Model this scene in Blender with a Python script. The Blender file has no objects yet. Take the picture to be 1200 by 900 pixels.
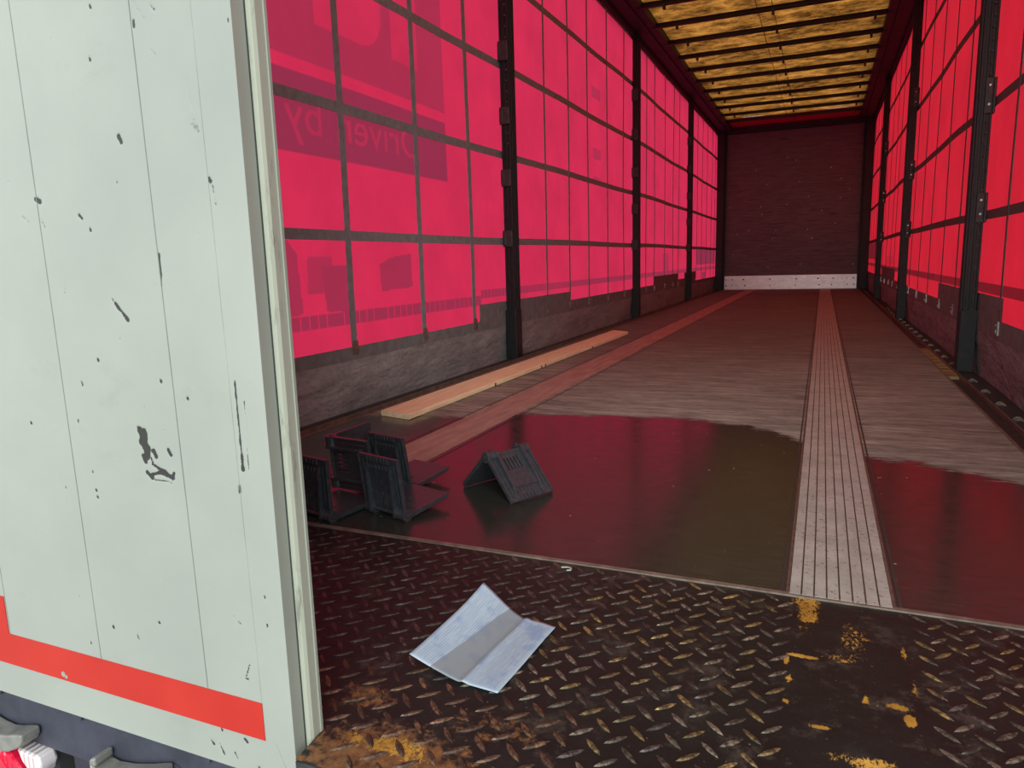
import bpy, math, random
import numpy as np
from mathutils import Vector, Matrix
random.seed(7); np.random.seed(7)
S = bpy.context.scene
COL = S.collection

# ------------------------------------------------------------------ camera
F_PX, YAW, PIT, ROL = 836.78, 0.4101, -0.1674, -0.0282
CAM = Vector((0.5559, -1.2715, 0.5902))
fw = Vector((-math.sin(YAW)*math.cos(PIT), math.cos(YAW)*math.cos(PIT), math.sin(PIT)))
r0 = Vector((math.cos(YAW), math.sin(YAW), 0)); u0 = r0.cross(fw)
rt = r0*math.cos(ROL)+u0*math.sin(ROL); up = -r0*math.sin(ROL)+u0*math.cos(ROL)
cd = bpy.data.cameras.new('camera'); cam = bpy.data.objects.new('camera', cd); COL.objects.link(cam)
cd.sensor_fit = 'HORIZONTAL'; cd.sensor_width = 36; cd.lens = 36*F_PX/1200; cd.clip_start = 0.02; cd.clip_end = 300
M = Matrix((rt, up, -fw)).transposed().to_4x4(); M.translation = CAM
cam.matrix_world = M; S.camera = cam

# ------------------------------------------------------------------ world, exposure
EXPOSURE = 0.45
w = bpy.data.worlds.new('overcast_sky'); S.world = w; w.use_nodes = True
nt = w.node_tree; nt.nodes.clear()
wo = nt.nodes.new('ShaderNodeOutputWorld'); bg = nt.nodes.new('ShaderNodeBackground')
tc = nt.nodes.new('ShaderNodeTexCoord'); sp = nt.nodes.new('ShaderNodeSeparateXYZ'); rp = nt.nodes.new('ShaderNodeValToRGB')
nt.links.new(tc.outputs['Generated'], sp.inputs[0]); nt.links.new(sp.outputs[2], rp.inputs[0])
rp.color_ramp.elements[0].color = (0.88, 0.93, 0.97, 1); rp.color_ramp.elements[1].color = (1.05, 1.1, 1.12, 1)
nt.links.new(rp.outputs[0], bg.inputs[0]); bg.inputs[1].default_value = .97
nt.links.new(bg.outputs[0], wo.inputs[0])
sd = bpy.data.lights.new('sun', 'SUN'); sd.energy = 3.0; sd.angle = math.radians(55); sd.color = (1, .97, .92)
so = bpy.data.objects.new('sun', sd); COL.objects.link(so); so.rotation_euler = (math.radians(70), 0, math.radians(16))
S.view_settings.view_transform = 'Standard'; S.view_settings.look = 'None'
S.view_settings.exposure = EXPOSURE; S.view_settings.gamma = 1; S.view_settings.use_curve_mapping = False

# ------------------------------------------------------------------ helpers
def srgb(r, g, b):
    f = lambda c: (c/255/12.92) if c/255 <= .04045 else ((c/255+.055)/1.055)**2.4
    return (f(r), f(g), f(b), 1)
class NT:
    """small node helper"""
    def __init__(s, name):
        s.m = bpy.data.materials.new(name); s.m.use_nodes = True; s.t = s.m.node_tree; s.t.nodes.clear()
        s.out = s.t.nodes.new('ShaderNodeOutputMaterial'); s.tc = None
    def n(s, typ, ins=None, **kw):
        x = s.t.nodes.new(typ)
        for k, v in kw.items(): setattr(x, k, v)
        for k, v in (ins or {}).items():
            if hasattr(v, 'is_output') or isinstance(v, bpy.types.NodeSocket): s.t.links.new(v, x.inputs[k])
            else: x.inputs[k].default_value = v
        return x
    def co(s, scale=(1, 1, 1), loc=(0, 0, 0)):
        if not s.tc: s.tc = s.n('ShaderNodeTexCoord')
        return s.n('ShaderNodeMapping', {0: s.tc.outputs['Object'], 1: loc, 3: scale}).outputs[0]
    def noise(s, scale, det=4, sc=(1, 1, 1), rough=.6, loc=(0, 0, 0)):
        return s.n('ShaderNodeTexNoise', {'Vector': s.co(sc, loc), 'Scale': scale, 'Detail': det, 'Roughness': rough}).outputs[0]
    def ramp(s, fac, *stops):
        x = s.n('ShaderNodeValToRGB', {0: fac}); e = x.color_ramp.elements
        while len(e) < len(stops): e.new(.5)
        for i, (p, c) in enumerate(stops):
            e[i].position = p; e[i].color = c if len(c) == 4 else (*c, 1)
        return x.outputs[0]
    def mask(s, fac, a, b): return s.ramp(fac, (a, (0, 0, 0, 1)), (b, (1, 1, 1, 1)))
    def mix(s, f, a, b, mode='MIX'):
        x = s.n('ShaderNodeMix', data_type='RGBA', blend_type=mode)
        for k, v in ((0, f), (6, a), (7, b)):
            if isinstance(v, bpy.types.NodeSocket): s.t.links.new(v, x.inputs[k])
            else: x.inputs[k].default_value = v
        return x.outputs[2]
    def math(s, op, a, b=0., c=0.):
        x = s.n('ShaderNodeMath', {0: a, 1: b, 2: c}, operation=op); return x.outputs[0]
    def attr(s, name): return s.n('ShaderNodeAttribute', attribute_name=name).outputs['Fac']
    def bump(s, h, dist=.002, st=1.): return s.n('ShaderNodeBump', {'Height': h, 'Distance': dist, 'Strength': st}).outputs[0]
    def bsdf(s, col, rough=.5, metal=0., normal=None, spec=.5, coat=0., **kw):
        i = {'Base Color': col, 'Roughness': rough, 'Metallic': metal, 'Specular IOR Level': spec, 'Coat Weight': coat}
        if normal is not None: i['Normal'] = normal
        i.update(kw)
        return s.n('ShaderNodeBsdfPrincipled', i).outputs[0]
    def done(s, sh):
        s.t.links.new(sh, s.out.inputs[0]); return s.m

class MB:
    """collects geometry for ONE mesh object"""
    def __init__(s): s.v = []; s.f = []; s.mi = []; s.k = 0
    def add(s, vs, fs):
        o = len(s.v); s.v += [tuple(v) for v in vs]
        for f in fs: s.f.append(tuple(o+i for i in f)); s.mi.append(s.k)
        return s
    def box(s, x0, x1, y0, y1, z0, z1, m=None):
        vs = [Vector((x, y, z)) for z in (z0, z1) for y in (y0, y1) for x in (x0, x1)]
        if m is not None: vs = [m @ v for v in vs]
        return s.add(vs, [(0, 2, 3, 1), (4, 5, 7, 6), (0, 1, 5, 4), (2, 6, 7, 3), (0, 4, 6, 2), (1, 3, 7, 5)])
    def bar(s, a, b, wx, wy, upv=(0, 0, 1)):
        a = Vector(a); b = Vector(b); d = (b-a).normalized(); x = d.cross(Vector(upv)).normalized(); y = x.cross(d)
        vs = [p + x*i*wx/2 + y*j*wy/2 for p in (a, b) for j in (-1, 1) for i in (-1, 1)]
        return s.add(vs, [(0, 2, 3, 1), (4, 5, 7, 6), (0, 1, 5, 4), (2, 6, 7, 3), (0, 4, 6, 2), (1, 3, 7, 5)])
    def cyl(s, a, b, r, n=12, r2=None, m=None):
        a = Vector(a); b = Vector(b); d = (b-a).normalized(); t = Vector((0, 0, 1)) if abs(d.z) < .9 else Vector((1, 0, 0))
        x = d.cross(t).normalized(); y = d.cross(x); r2 = r if r2 is None else r2; vs = []
        for p, q in ((a, r), (b, r2)):
            for i in range(n):
                c = 2*math.pi*i/n; vs.append(p + x*math.cos(c)*q + y*math.sin(c)*q)
        if m is not None: vs = [m @ v for v in vs]
        return s.add(vs, [(i, (i+1) % n, n+(i+1) % n, n+i) for i in range(n)] + [tuple(range(n))[::-1], tuple(range(n, 2*n))])
    def prism(s, pts, a, b, f):
        """pts: 2D outline; f(p,q,t) -> 3D ; extruded from t=a to t=b"""
        n = len(pts); vs = [f(p, q, a) for p, q in pts] + [f(p, q, b) for p, q in pts]
        return s.add(vs, [(i, (i+1) % n, n+(i+1) % n, n+i) for i in range(n)] + [tuple(range(n))[::-1], tuple(range(n, 2*n))])
    def build(s, name, mats, parent=None, bevel=0, smooth=False):
        me = bpy.data.meshes.new(name); me.from_pydata(s.v, [], s.f); me.update()
        mats = mats if isinstance(mats, (list, tuple)) else [mats]
        for m in mats: me.materials.append(m)
        if len(mats) > 1: me.polygons.foreach_set('material_index', s.mi)
        import bmesh
        bm = bmesh.new(); bm.from_mesh(me); bmesh.ops.recalc_face_normals(bm, faces=bm.faces); bm.to_mesh(me); bm.free()
        if smooth: me.polygons.foreach_set('use_smooth', [True]*len(me.polygons))
        o = bpy.data.objects.new(name, me); COL.objects.link(o)
        if parent is not None: o.parent = parent
        if bevel:
            b = o.modifiers.new('bevel', 'BEVEL'); b.width = bevel; b.segments = 2; b.limit_method = 'ANGLE'
        return o
def tag(o, label=None, cat=None, group=None, kind=None):
    for k, v in (('label', label), ('category', cat), ('group', group), ('kind', kind)):
        if v: o[k] = v
    return o
def empty(name, loc=(0, 0, 0), rz=0):
    o = bpy.data.objects.new(name, None); COL.objects.link(o); o.location = loc; o.rotation_euler = (0, 0, rz); o.empty_display_size = .05
    return o
def copy_tree(o, parent=None):
    c = o.copy(); COL.objects.link(c); c.parent = parent
    for ch in list(o.children): copy_tree(ch, c)
    return c
def grid_obj(name, A, B, f, mats, attrs=None, face_attrs=None, parent=None):
    """quad grid over coordinate lists A,B; f(a,b)->xyz arrays; attrs {name: vertex values fn(a,b)}"""
    A = np.array(A, float); B = np.array(B, float); na, nb = len(A), len(B)
    ga, gb = np.meshgrid(A, B, indexing='ij'); X, Y, Z = f(ga, gb)
    co = np.stack([np.broadcast_to(X, ga.shape), np.broadcast_to(Y, ga.shape), np.broadcast_to(Z, ga.shape)], -1).reshape(-1, 3)
    idx = np.arange(na*nb).reshape(na, nb)
    fc = np.stack([idx[:-1, :-1], idx[1:, :-1], idx[1:, 1:], idx[:-1, 1:]], -1).reshape(-1, 4)
    me = bpy.data.meshes.new(name); me.vertices.add(len(co)); me.vertices.foreach_set('co', co.ravel())
    me.loops.add(fc.size); me.loops.foreach_set('vertex_index', fc.ravel().astype(np.int32))
    me.polygons.add(len(fc)); me.polygons.foreach_set('loop_start', np.arange(0, fc.size, 4, dtype=np.int32))
    me.update(calc_edges=True); me.validate()
    for k, fn in (attrs or {}).items():
        a = me.attributes.new(k, 'FLOAT', 'POINT'); a.data.foreach_set('value', fn(ga, gb).astype(np.float32).ravel())
    for k, fn in (face_attrs or {}).items():
        ca = (A[1:]+A[:-1])/2; cb = (B[1:]+B[:-1])/2; fa, fb = np.meshgrid(ca, cb, indexing='ij')
        a = me.attributes.new(k, 'FLOAT', 'FACE'); a.data.foreach_set('value', fn(fa, fb).astype(np.float32).ravel())
    for m in (mats if isinstance(mats, list) else [mats]): me.materials.append(m)
    o = bpy.data.objects.new(name, me); COL.objects.link(o)
    if parent is not None: o.parent = parent
    return o
def vnoise(x, y, seed=0):
    """smooth value noise on arrays"""
    rs = np.random.RandomState(seed); T = rs.rand(256, 256)
    xi = np.floor(x).astype(int); yi = np.floor(y).astype(int); fx = x-xi; fy = y-yi
    fx = fx*fx*(3-2*fx); fy = fy*fy*(3-2*fy)
    g = lambda i, j: T[i % 256, j % 256]
    return (g(xi, yi)*(1-fx)+g(xi+1, yi)*fx)*(1-fy)+(g(xi, yi+1)*(1-fx)+g(xi+1, yi+1)*fx)*fy
def seg_d(x, y, ax, ay, bx, by):
    dx, dy = bx-ax, by-ay; t = np.clip(((x-ax)*dx+(y-ay)*dy)/(dx*dx+dy*dy+1e-12), 0, 1)
    return np.hypot(x-ax-t*dx, y-ay-t*dy), t

# ------------------------------------------------------------------ materials
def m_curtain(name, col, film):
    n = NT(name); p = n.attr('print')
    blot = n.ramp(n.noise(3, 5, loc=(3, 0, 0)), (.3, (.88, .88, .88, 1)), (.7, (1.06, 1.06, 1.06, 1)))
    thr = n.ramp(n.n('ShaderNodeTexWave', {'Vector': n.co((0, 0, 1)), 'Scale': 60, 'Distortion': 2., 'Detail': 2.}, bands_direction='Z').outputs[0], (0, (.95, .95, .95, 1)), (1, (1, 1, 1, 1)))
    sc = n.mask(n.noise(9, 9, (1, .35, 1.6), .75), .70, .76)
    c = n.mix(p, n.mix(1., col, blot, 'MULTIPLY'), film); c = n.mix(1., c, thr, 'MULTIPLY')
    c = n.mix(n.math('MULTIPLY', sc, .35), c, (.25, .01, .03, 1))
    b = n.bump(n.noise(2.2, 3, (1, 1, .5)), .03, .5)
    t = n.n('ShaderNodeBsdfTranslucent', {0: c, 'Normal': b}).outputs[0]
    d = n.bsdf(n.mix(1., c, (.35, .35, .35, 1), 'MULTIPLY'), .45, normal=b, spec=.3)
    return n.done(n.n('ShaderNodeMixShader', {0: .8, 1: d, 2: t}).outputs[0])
M_CL = m_curtain('haze_pink_red_curtain', (.94, .040, .120, 1), (.42, .042, .10, 1))  # left curtain made pinker than the right: veiling haze painted into its colour
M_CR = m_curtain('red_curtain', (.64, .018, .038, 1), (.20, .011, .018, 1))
def m_simple(name, col, rough=.5, metal=0., var=.25, sc=12, spec=.5, bump=0., bs=60):
    n = NT(name); k = n.ramp(n.noise(sc, 6), (.3, (1-var,)*3), (.7, (1+var,)*3))
    return n.done(n.bsdf(n.mix(1., col, k, 'MULTIPLY'), rough, metal, spec=spec, normal=n.bump(n.noise(bs, 4), bump) if bump else None))
M_STRAP = m_simple('dark_webbing', srgb(122, 138, 142), .8, sc=30, var=.2)
M_STRAPR = m_simple('brown_webbing', srgb(88, 94, 94), .8, sc=30, var=.2)
def m_skirt():
    n = NT('dirty_grey_canvas'); a = n.noise(6, 8, (1, .5, 1.5)); g = n.noise(40, 5)
    c = n.ramp(a, (.3, srgb(104, 118, 120)), (.55, srgb(140, 156, 156)), (.75, srgb(166, 182, 180)))
    c = n.mix(.4, c, n.ramp(g, (.3, srgb(100, 114, 116)), (.7, srgb(150, 164, 164))))
    fold = n.math('ADD', n.noise(7, 3, (1, .8, 2.2)), n.math('MULTIPLY', n.noise(30, 3), .15))
    return n.done(n.bsdf(c, .6, normal=n.bump(fold, .03, .7), spec=.3))
M_SKIRT = m_skirt()
M_SEAM = m_simple('grey_seam_canvas', srgb(106, 122, 124), .7, sc=20)
M_BLACK = m_simple('black_painted_steel', (.011, .014, .016, 1), .5, .0, spec=.35, var=.4, sc=25, bump=.0006)
M_BLACK2 = m_simple('worn_black_steel', (.026, .030, .032, 1), .55, .0, var=.6, sc=50, bump=.0006)
M_STEEL = m_simple('bare_steel', (.45, .45, .46, 1), .35, .9, sc=60)
M_RAIL = m_simple('maroon_brown_rail', srgb(50, 66, 68), .65, 0., sc=5, var=.3, spec=.3)
def m_roof():
    n = NT('amber_tarpaulin'); a = n.noise(2.2, 9, (1, 1.3, 1), .78); b = n.noise(7, 9, (.7, 1.2, 1), .8)
    c = n.ramp(a, (.42, (.04, .015, .004, 1)), (.48, (.14, .058, .011, 1)), (.54, (.32, .130, .022, 1)), (.60, (.64, .28, .06, 1)))
    c = n.mix(.5, c, n.ramp(b, (.44, (.05, .018, .004, 1)), (.57, (.50, .215, .04, 1))))
    bp = n.bump(n.noise(3, 4), .02, .5)
    t = n.n('ShaderNodeBsdfTranslucent', {0: c}).outputs[0]
    return n.done(n.n('ShaderNodeMixShader', {0: .62, 1: n.bsdf(n.mix(1., c, (.4,)*3+(1,), 'MULTIPLY'), .6, normal=bp), 2: t}).outputs[0])
M_ROOF = m_roof()
def m_front():
    n = NT('maroon_plywood_panel'); a = n.noise(5, 8, (1, 1, 7), .7); d = n.mask(n.noise(2.4, 7, (1, 1, 14), .6, loc=(3, 1, 2)), .63, .68)
    c = n.ramp(a, (.3, srgb(80, 74, 80)), (.7, srgb(108, 100, 106))); c = n.mix(n.math('MULTIPLY', d, .75), c, srgb(46, 36, 42))
    return n.done(n.bsdf(c, .5, normal=n.bump(a, .002), spec=.3))
M_FRONT = m_front()
def m_kick():
    n = NT('scuffed_zinc_plate'); a = n.noise(9, 8, (1, 1, 2), .75); d = n.mask(n.noise(14, 8, (1, 1, .6), .8), .62, .70)
    c = n.ramp(a, (.3, (.60, .62, .62, 1)), (.7, (.85, .86, .85, 1))); c = n.mix(d, c, (.09, .08, .08, 1))
    return n.done(n.bsdf(c, .38, .6))
M_KICK = m_kick()

def m_floor():
    n = NT('plywood_deck')
    sep = n.n('ShaderNodeSeparateXYZ', {0: n.co()}); X, Y = sep.outputs[0], sep.outputs[1]
    xs = n.math('MULTIPLY_ADD', X, 1/2.4, .5)
    def st(x, y): v = y/1.6; return ((x/2.4)+.5, (v, v, v, 1))
    edge = n.ramp(xs, st(-1.19, 1.02), st(-1.03, 1.12), st(-.82, 1.16), st(-.65, 1.19), st(-.49, 1.30), st(-.22, 1.345), st(.10, 1.385), st(.35, 1.31), st(.46, 1.22), st(.52, 1.14), st(.70, 1.01), st(.83, .965), st(1.05, .85), st(1.19, .8))
    e = n.math('MULTIPLY', edge, 1.6)
    wob = n.math('MULTIPLY', n.math('SUBTRACT', n.noise(7, 7, (1, 2, 1), .7), .5), .13)
    wob2 = n.math('MULTIPLY', n.math('SUBTRACT', n.noise(30, 8, (.35, 3.4, 1), .75), .5), .34)
    dlt = n.math('ADD', n.math('SUBTRACT', e, Y), n.math('ADD', wob, wob2))
    wet = n.mask(n.math('ADD', n.math('MULTIPLY', dlt, 6.), .5), .46, .54)
    g1 = n.noise(3.2, 9, (1, 7, 1), .68); g2 = n.noise(30, 8, (.5, 4, 1), .7); g3 = n.noise(1.1, 4)
    dry = n.ramp(g1, (.38, srgb(70, 80, 74)), (.5, srgb(130, 140, 131)), (.62, srgb(178, 186, 174)))
    dry = n.mix(.45, dry, n.ramp(g2, (.40, srgb(74, 82, 75)), (.60, srgb(176, 184, 172))))
    dry = n.mix(1., dry, n.ramp(g3, (.3, (.78, .76, .75, 1)), (.7, (1.08, 1.08, 1.08, 1))), 'MULTIPLY')
    far_deck = n.mask(n.math('MULTIPLY', Y, .1), .12, .42)      # deck colour darkens forward, towards the headboard
    dry = n.mix(n.math('MULTIPLY', far_deck, .6), dry, srgb(70, 76, 74))
    wetc = n.ramp(g2, (.3, (.016, .020, .017, 1)), (.75, (.042, .048, .040, 1)))
    c = n.mix(wet, dry, wetc)
    spk = n.n('ShaderNodeTexVoronoi', {'Vector': n.co(), 'Scale': 23.}).outputs[0]
    m = n.math('MULTIPLY', n.mask(n.math('SUBTRACT', .10, spk), .02, .05), n.mask(n.noise(5, 3), .52, .56))
    c = n.mix(n.math('MULTIPLY', m, .85), c, srgb(170, 166, 150))
    scr = n.mask(n.noise(90, 3, (1, .12, 1)), .70, .76)
    c = n.mix(n.math('MULTIPLY', scr, .25), c, srgb(150, 140, 125))
    rg = n.mix(wet, (.72,)*3+(1,), n.ramp(n.noise(16, 7, (1, 1.5, 1), .7), (.35, (.12,)*3), (.7, (.27,)*3)))
    hb = n.math('ADD', g2, n.math('MULTIPLY', g1, .5)); hb = n.math('MULTIPLY', hb, n.math('SUBTRACT', 1.06, wet))
    return n.done(n.bsdf(c, rg, normal=n.bump(hb, .0025, .6), spec=.5))
M_FLOOR = m_floor()
def m_strip():
    n = NT('ribbed_wear_steel'); a = n.noise(12, 8, (1, 1, 1), .7); b = n.noise(120, 3)
    c = n.ramp(a, (.3, srgb(146, 152, 145)), (.7, srgb(180, 186, 178)))
    c = n.mix(n.math('MULTIPLY', n.mask(b, .60, .66), .7), c, srgb(96, 84, 78))
    return n.done(n.bsdf(c, .55, .15, normal=n.bump(b, .0006)))
M_STRIP = m_strip()
def m_strip2():
    n = NT('rusty_wear_board'); a = n.noise(6, 8, (6, .7, 1), .7)
    c = n.ramp(a, (.3, srgb(128, 106, 98)), (.7, srgb(178, 156, 144)))
    return n.done(n.bsdf(c, .6, normal=n.bump(a, .001)))
M_STRIP2 = m_strip2()
def m_plate():
    n = NT('oily_black_tread_steel'); yl = n.attr('yellow'); ru = n.attr('rust')
    a = n.noise(9, 8, (1, 1, 1), .7); b = n.noise(60, 8, (1, 1, 1), .7)
    c = n.ramp(a, (.3, (.008, .008, .008, 1)), (.6, (.012, .014, .013, 1)), (.78, (.036, .038, .034, 1)))
    c = n.mix(n.math('MULTIPLY', n.mask(n.noise(13, 9, (1, 1, 1), .8), .53, .64), .5), c, (.085, .075, .06, 1)); sk = n.mask(n.noise(210, 3), .70, .74); c = n.mix(n.math('MULTIPLY', sk, .6), c, (.4, .36, .27, 1))
    c = n.mix(n.mask(n.math('ADD', ru, n.math('MULTIPLY', n.math('SUBTRACT', b, .5), 1.2)), .45, .62), c, n.ramp(b, (.35, srgb(66, 48, 36)), (.62, srgb(120, 84, 52))))
    c = n.mix(n.mask(n.math('ADD', yl, n.math('MULTIPLY', n.math('SUBTRACT', n.noise(130, 9, (1.6, .8, 1), .8), .5), 3.4)), .62, .74), c, n.ramp(a, (.3, srgb(122, 92, 38)), (.5, srgb(168, 128, 52)), (.7, srgb(206, 164, 78))))
    r = n.ramp(b, (.3, (.38,)*3), (.7, (.6,)*3))
    return n.done(n.bsdf(c, r, .0, normal=n.bump(n.math('ADD', a, b), .0012, .7), spec=.3))
M_PLATE = m_plate()
def m_lozenge(name, lo, hi):
    n = NT(name); b = n.noise(110, 8, (1, 1, 1), .8); g = n.mask(n.noise(16, 5), .35, .62)
    return n.done(n.bsdf(n.mix(g, lo, n.ramp(b, (.44, lo), (.58, hi))), .42, .3, normal=n.bump(b, .0008, .5)))
M_LZ = m_lozenge('worn_lozenge_steel', (.03, .027, .022, 1), (.26, .22, .16, 1))
M_LZY = m_lozenge('yellowed_lozenge_steel', (.035, .03, .02, 1), (.34, .24, .09, 1))
M_LZR = m_lozenge('rusty_lozenge_steel', (.035, .024, .018, 1), (.22, .125, .07, 1))
M_LZD = m_lozenge('dark_lozenge_steel', (.02, .018, .018, 1), (.13, .11, .10, 1))
def m_plank():
    n = NT('pale_pine'); a = n.noise(7, 8, (14, .8, 6), .65); b = n.noise(3, 3)
    c = n.ramp(a, (.3, srgb(214, 202, 160)), (.55, srgb(240, 232, 190)), (.75, srgb(248, 244, 212)))
    c = n.mix(n.math('MULTIPLY', n.mask(n.noise(5, 5, (3, 1, 1)), .62, .74), .35), c, srgb(150, 100, 72))
    return n.done(n.bsdf(c, .65, normal=n.bump(a, .001)))
M_PLANK = m_plank()
def m_prot():
    n = NT('black_moulded_plastic'); b = n.noise(70, 5)
    return n.done(n.bsdf(n.ramp(b, (.35, (.028, .034, .040, 1)), (.7, (.044, .052, .060, 1))), .26, normal=n.bump(b, .0002), spec=.5))
M_PROT = m_prot()
def m_door():
    n = NT('white_painted_door'); s = n.attr('scuff')
    a = n.noise(3, 6); d = n.noise(150, 4)
    c = n.ramp(a, (.3, srgb(139, 147, 140)), (.7, srgb(151, 158, 150)))
    c = n.mix(n.math('MULTIPLY', n.mask(n.noise(5, 8, (1, 1, 1.5), .75, loc=(2, 3, 5)), .60, .72), .3), c, srgb(124, 131, 121))
    c = n.mix(n.mask(n.math('ADD', s, n.math('MULTIPLY', n.math('SUBTRACT', d, .5), .9)), .42, .6), c, srgb(52, 54, 52))
    return n.done(n.bsdf(c, .42, normal=n.bump(n.math('MULTIPLY', s, -1.), .0006), spec=.4))
M_DOOR = m_door()
def m_frame(name, c0, c1):
    n = NT(name); s = n.mask(n.noise(26, 8, (1, 1, .6), .75), .66, .72); c = n.ramp(n.noise(4, 5), (.3, c0), (.7, c1))
    return n.done(n.bsdf(n.mix(n.math('MULTIPLY', s, .5), c, srgb(110, 108, 98)), .45, spec=.4))
M_DFRAME = m_frame('white_door_frame', srgb(134, 143, 133), srgb(146, 154, 144))
def m_seal():
    n = NT('chalky_worn_profile'); s = n.mask(n.noise(30, 8, (1.5, 1.5, .3), .7), .55, .70)
    return n.done(n.bsdf(n.mix(s, srgb(152, 160, 145), srgb(92, 96, 90)), .55))
M_SEAL = m_seal()
M_RUB = m_simple('dark_rubber_gasket', (.03, .032, .03, 1), .6)
def m_tape():
    n = NT('red_reflective_tape'); a = n.noise(5, 5); s = n.mask(n.noise(40, 6, (1, 1, 1), .7), .72, .75)
    return n.done(n.bsdf(n.mix(s, n.ramp(a, (.3, srgb(166, 36, 28)), (.7, srgb(180, 47, 35))), srgb(120, 30, 26)), .35, spec=.5))
M_TAPE = m_tape()
M_BEAM = m_simple('blue_black_chassis_steel', srgb(56, 60, 72), .45, .1, sc=14, var=.3, bump=.001)
M_CAST = m_simple('galvanised_casting', srgb(142, 144, 138), .5, .5, sc=30, var=.25, bump=.001)
def m_lens(name, c):
    n = NT(name); b = n.n('ShaderNodeTexWave', {'Vector': n.co((1, 0, .4)), 'Scale': 28.}, bands_direction='X').outputs[0]
    return n.done(n.bsdf(c, .12, normal=n.bump(b, .002), spec=.6, coat=.5))
M_LENS = m_lens('red_lamp_lens', srgb(214, 24, 62)); M_CLEAR = m_lens('clear_lamp_lens', srgb(214, 210, 212))
M_ASPH = m_simple('asphalt', (.17, .17, .175, 1), .9, sc=8, var=.3, bump=.004)
M_YEL = m_simple('faded_yellow_paint', srgb(134, 118, 76), .6, sc=20, var=.3)
M_LIP = m_simple('dull_edge_steel', srgb(118, 110, 100), .5, .3, sc=30, var=.4)

# ------------------------------------------------------------------ dimensions
XC = 1.27      # curtain plane
YR, YF = -.60, 12.5
ZT = 2.78
PY = [2.885, 6.15, 9.37]

# ------------------------------------------------------------------ ground outside, deck
g = MB().box(-60, 60, -60, 60, -1.25, -1.2).build('ground', M_ASPH); tag(g, kind='structure')
fl_ = MB().box(-1.125, 1.125, 0, YF, -.03, 0).build('floor', M_FLOOR); tag(fl_, kind='structure')
# thin dark joints between the deck panels
j = MB()
for x in (-.72, -.515, .512, .70, ): j.box(x-.0025, x+.0025, .002, YF-.01, -.001, .0008)
for y in (3.3, 5.75, 8.2, 10.6): j.box(-1.12, 1.12, y-.002, y+.002, -.001, .0006)
j.build('panel_joint', M_RUB, fl_)
st = MB()   # ribbed steel wear strip
for i in range(8):
    x0 = .524+i*.0205; st.box(x0+.0014, x0+.0191, .001, YF-.02, -.001, .0034)
j2 = MB().box(.519, .693, .001, YF-.02, -.001, .0008).build('strip_bed', m_simple('rusty_dark_bed', srgb(88, 70, 62), .7, var=.4, sc=40), fl_)
tag(st.build('wear_strip', M_STRIP, fl_), 'pale ribbed steel wear strip')
st = MB().box(-.70, -.535, .35, YF-.02, -.001, .0022)
tag(st.build('wear_strip', M_STRIP2, fl_), 'reddish wear strip beside the plank')
lip = MB().box(-1.19, 1.19, -.006, .006, -.02, .003).build('threshold_lip', M_LIP, fl_)

# tread plate at the rear
def f_yellow(x, y):
    v = np.zeros_like(x)
    def blob(cx, cy, rx, ry, k=1.): 
        nonlocal v
        d = np.hypot((x-cx)/rx, (y-cy)/ry) + (vnoise(x*60, y*60, 3)-.5)*.9
        v = np.maximum(v, np.clip(1.6-d, 0, 1)*k)
    blob(.556, -.050, .017, .055, .82); blob(.545, -.02, .02, .02, .8); blob(.622, -.135, .022, .055, .52); blob(.60, -.19, .03, .012, .6)
    blob(.553, -.203, .02, .004, 1.2); blob(.632, -.287, .004, .010, 1.2); blob(.576, -.371, .012, .004, 1.2); blob(.682, -.322, .006, .016, 1.1)
    blob(.672, -.292, .012, .006, 1.1); blob(.63, -.425, .034, .014, .9); blob(.534, -.33, .005, .006, 1.1); blob(.529, -.22, .003, .012, 1.1)
    blob(.535, -.27, .004, .01, .9); blob(.69, -.15, .004, .02, .8); blob(.695, -.24, .004, .02, .8); blob(.08, -.60, .05, .022, .8); blob(.22, -.60, .03, .02, .6)
    return v
def f_rust(x, y):
    v = np.clip(1.4-np.hypot((x-.09)/.16, (y+.63)/.09), 0, 1)*.72
    v = np.maximum(v, np.clip(1.3-np.hypot((x-.0)/.08, (y+.52)/.05), 0, 1)*.55)
    v = np.maximum(v, np.clip(1.3-np.hypot((x-.18)/.14, (y+.52)/.06), 0, 1)*.45)
    return v + .12*np.clip(1-np.abs(x-.6)/.5, 0, 1)
px = np.concatenate([np.arange(-1.19, -.3, .05), np.arange(-.3, 1.0, .004), np.arange(1.0, 1.2, .05)])
py = np.concatenate([np.arange(-.662, -.006, .004), [-.006]])
pl = grid_obj('tread_plate', px, py, lambda a, b: (a, np.where(a > -.012, b, np.maximum(b, -.602)), (vnoise(a*9, b*9, 5)-.5)*.0012), [M_PLATE], {'yellow': f_yellow, 'rust': f_rust})
tag(pl, 'black diamond tread plate across the rear sill, rusty towards the door', 'tread plate')
lz = MB(); P = .0445; prof = [(-.0185, 0), (-.011, .0034), (0, .0046), (.011, .0034), (.0185, 0), (.011, -.0034), (0, -.0046), (-.011, -.0034)]
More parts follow.
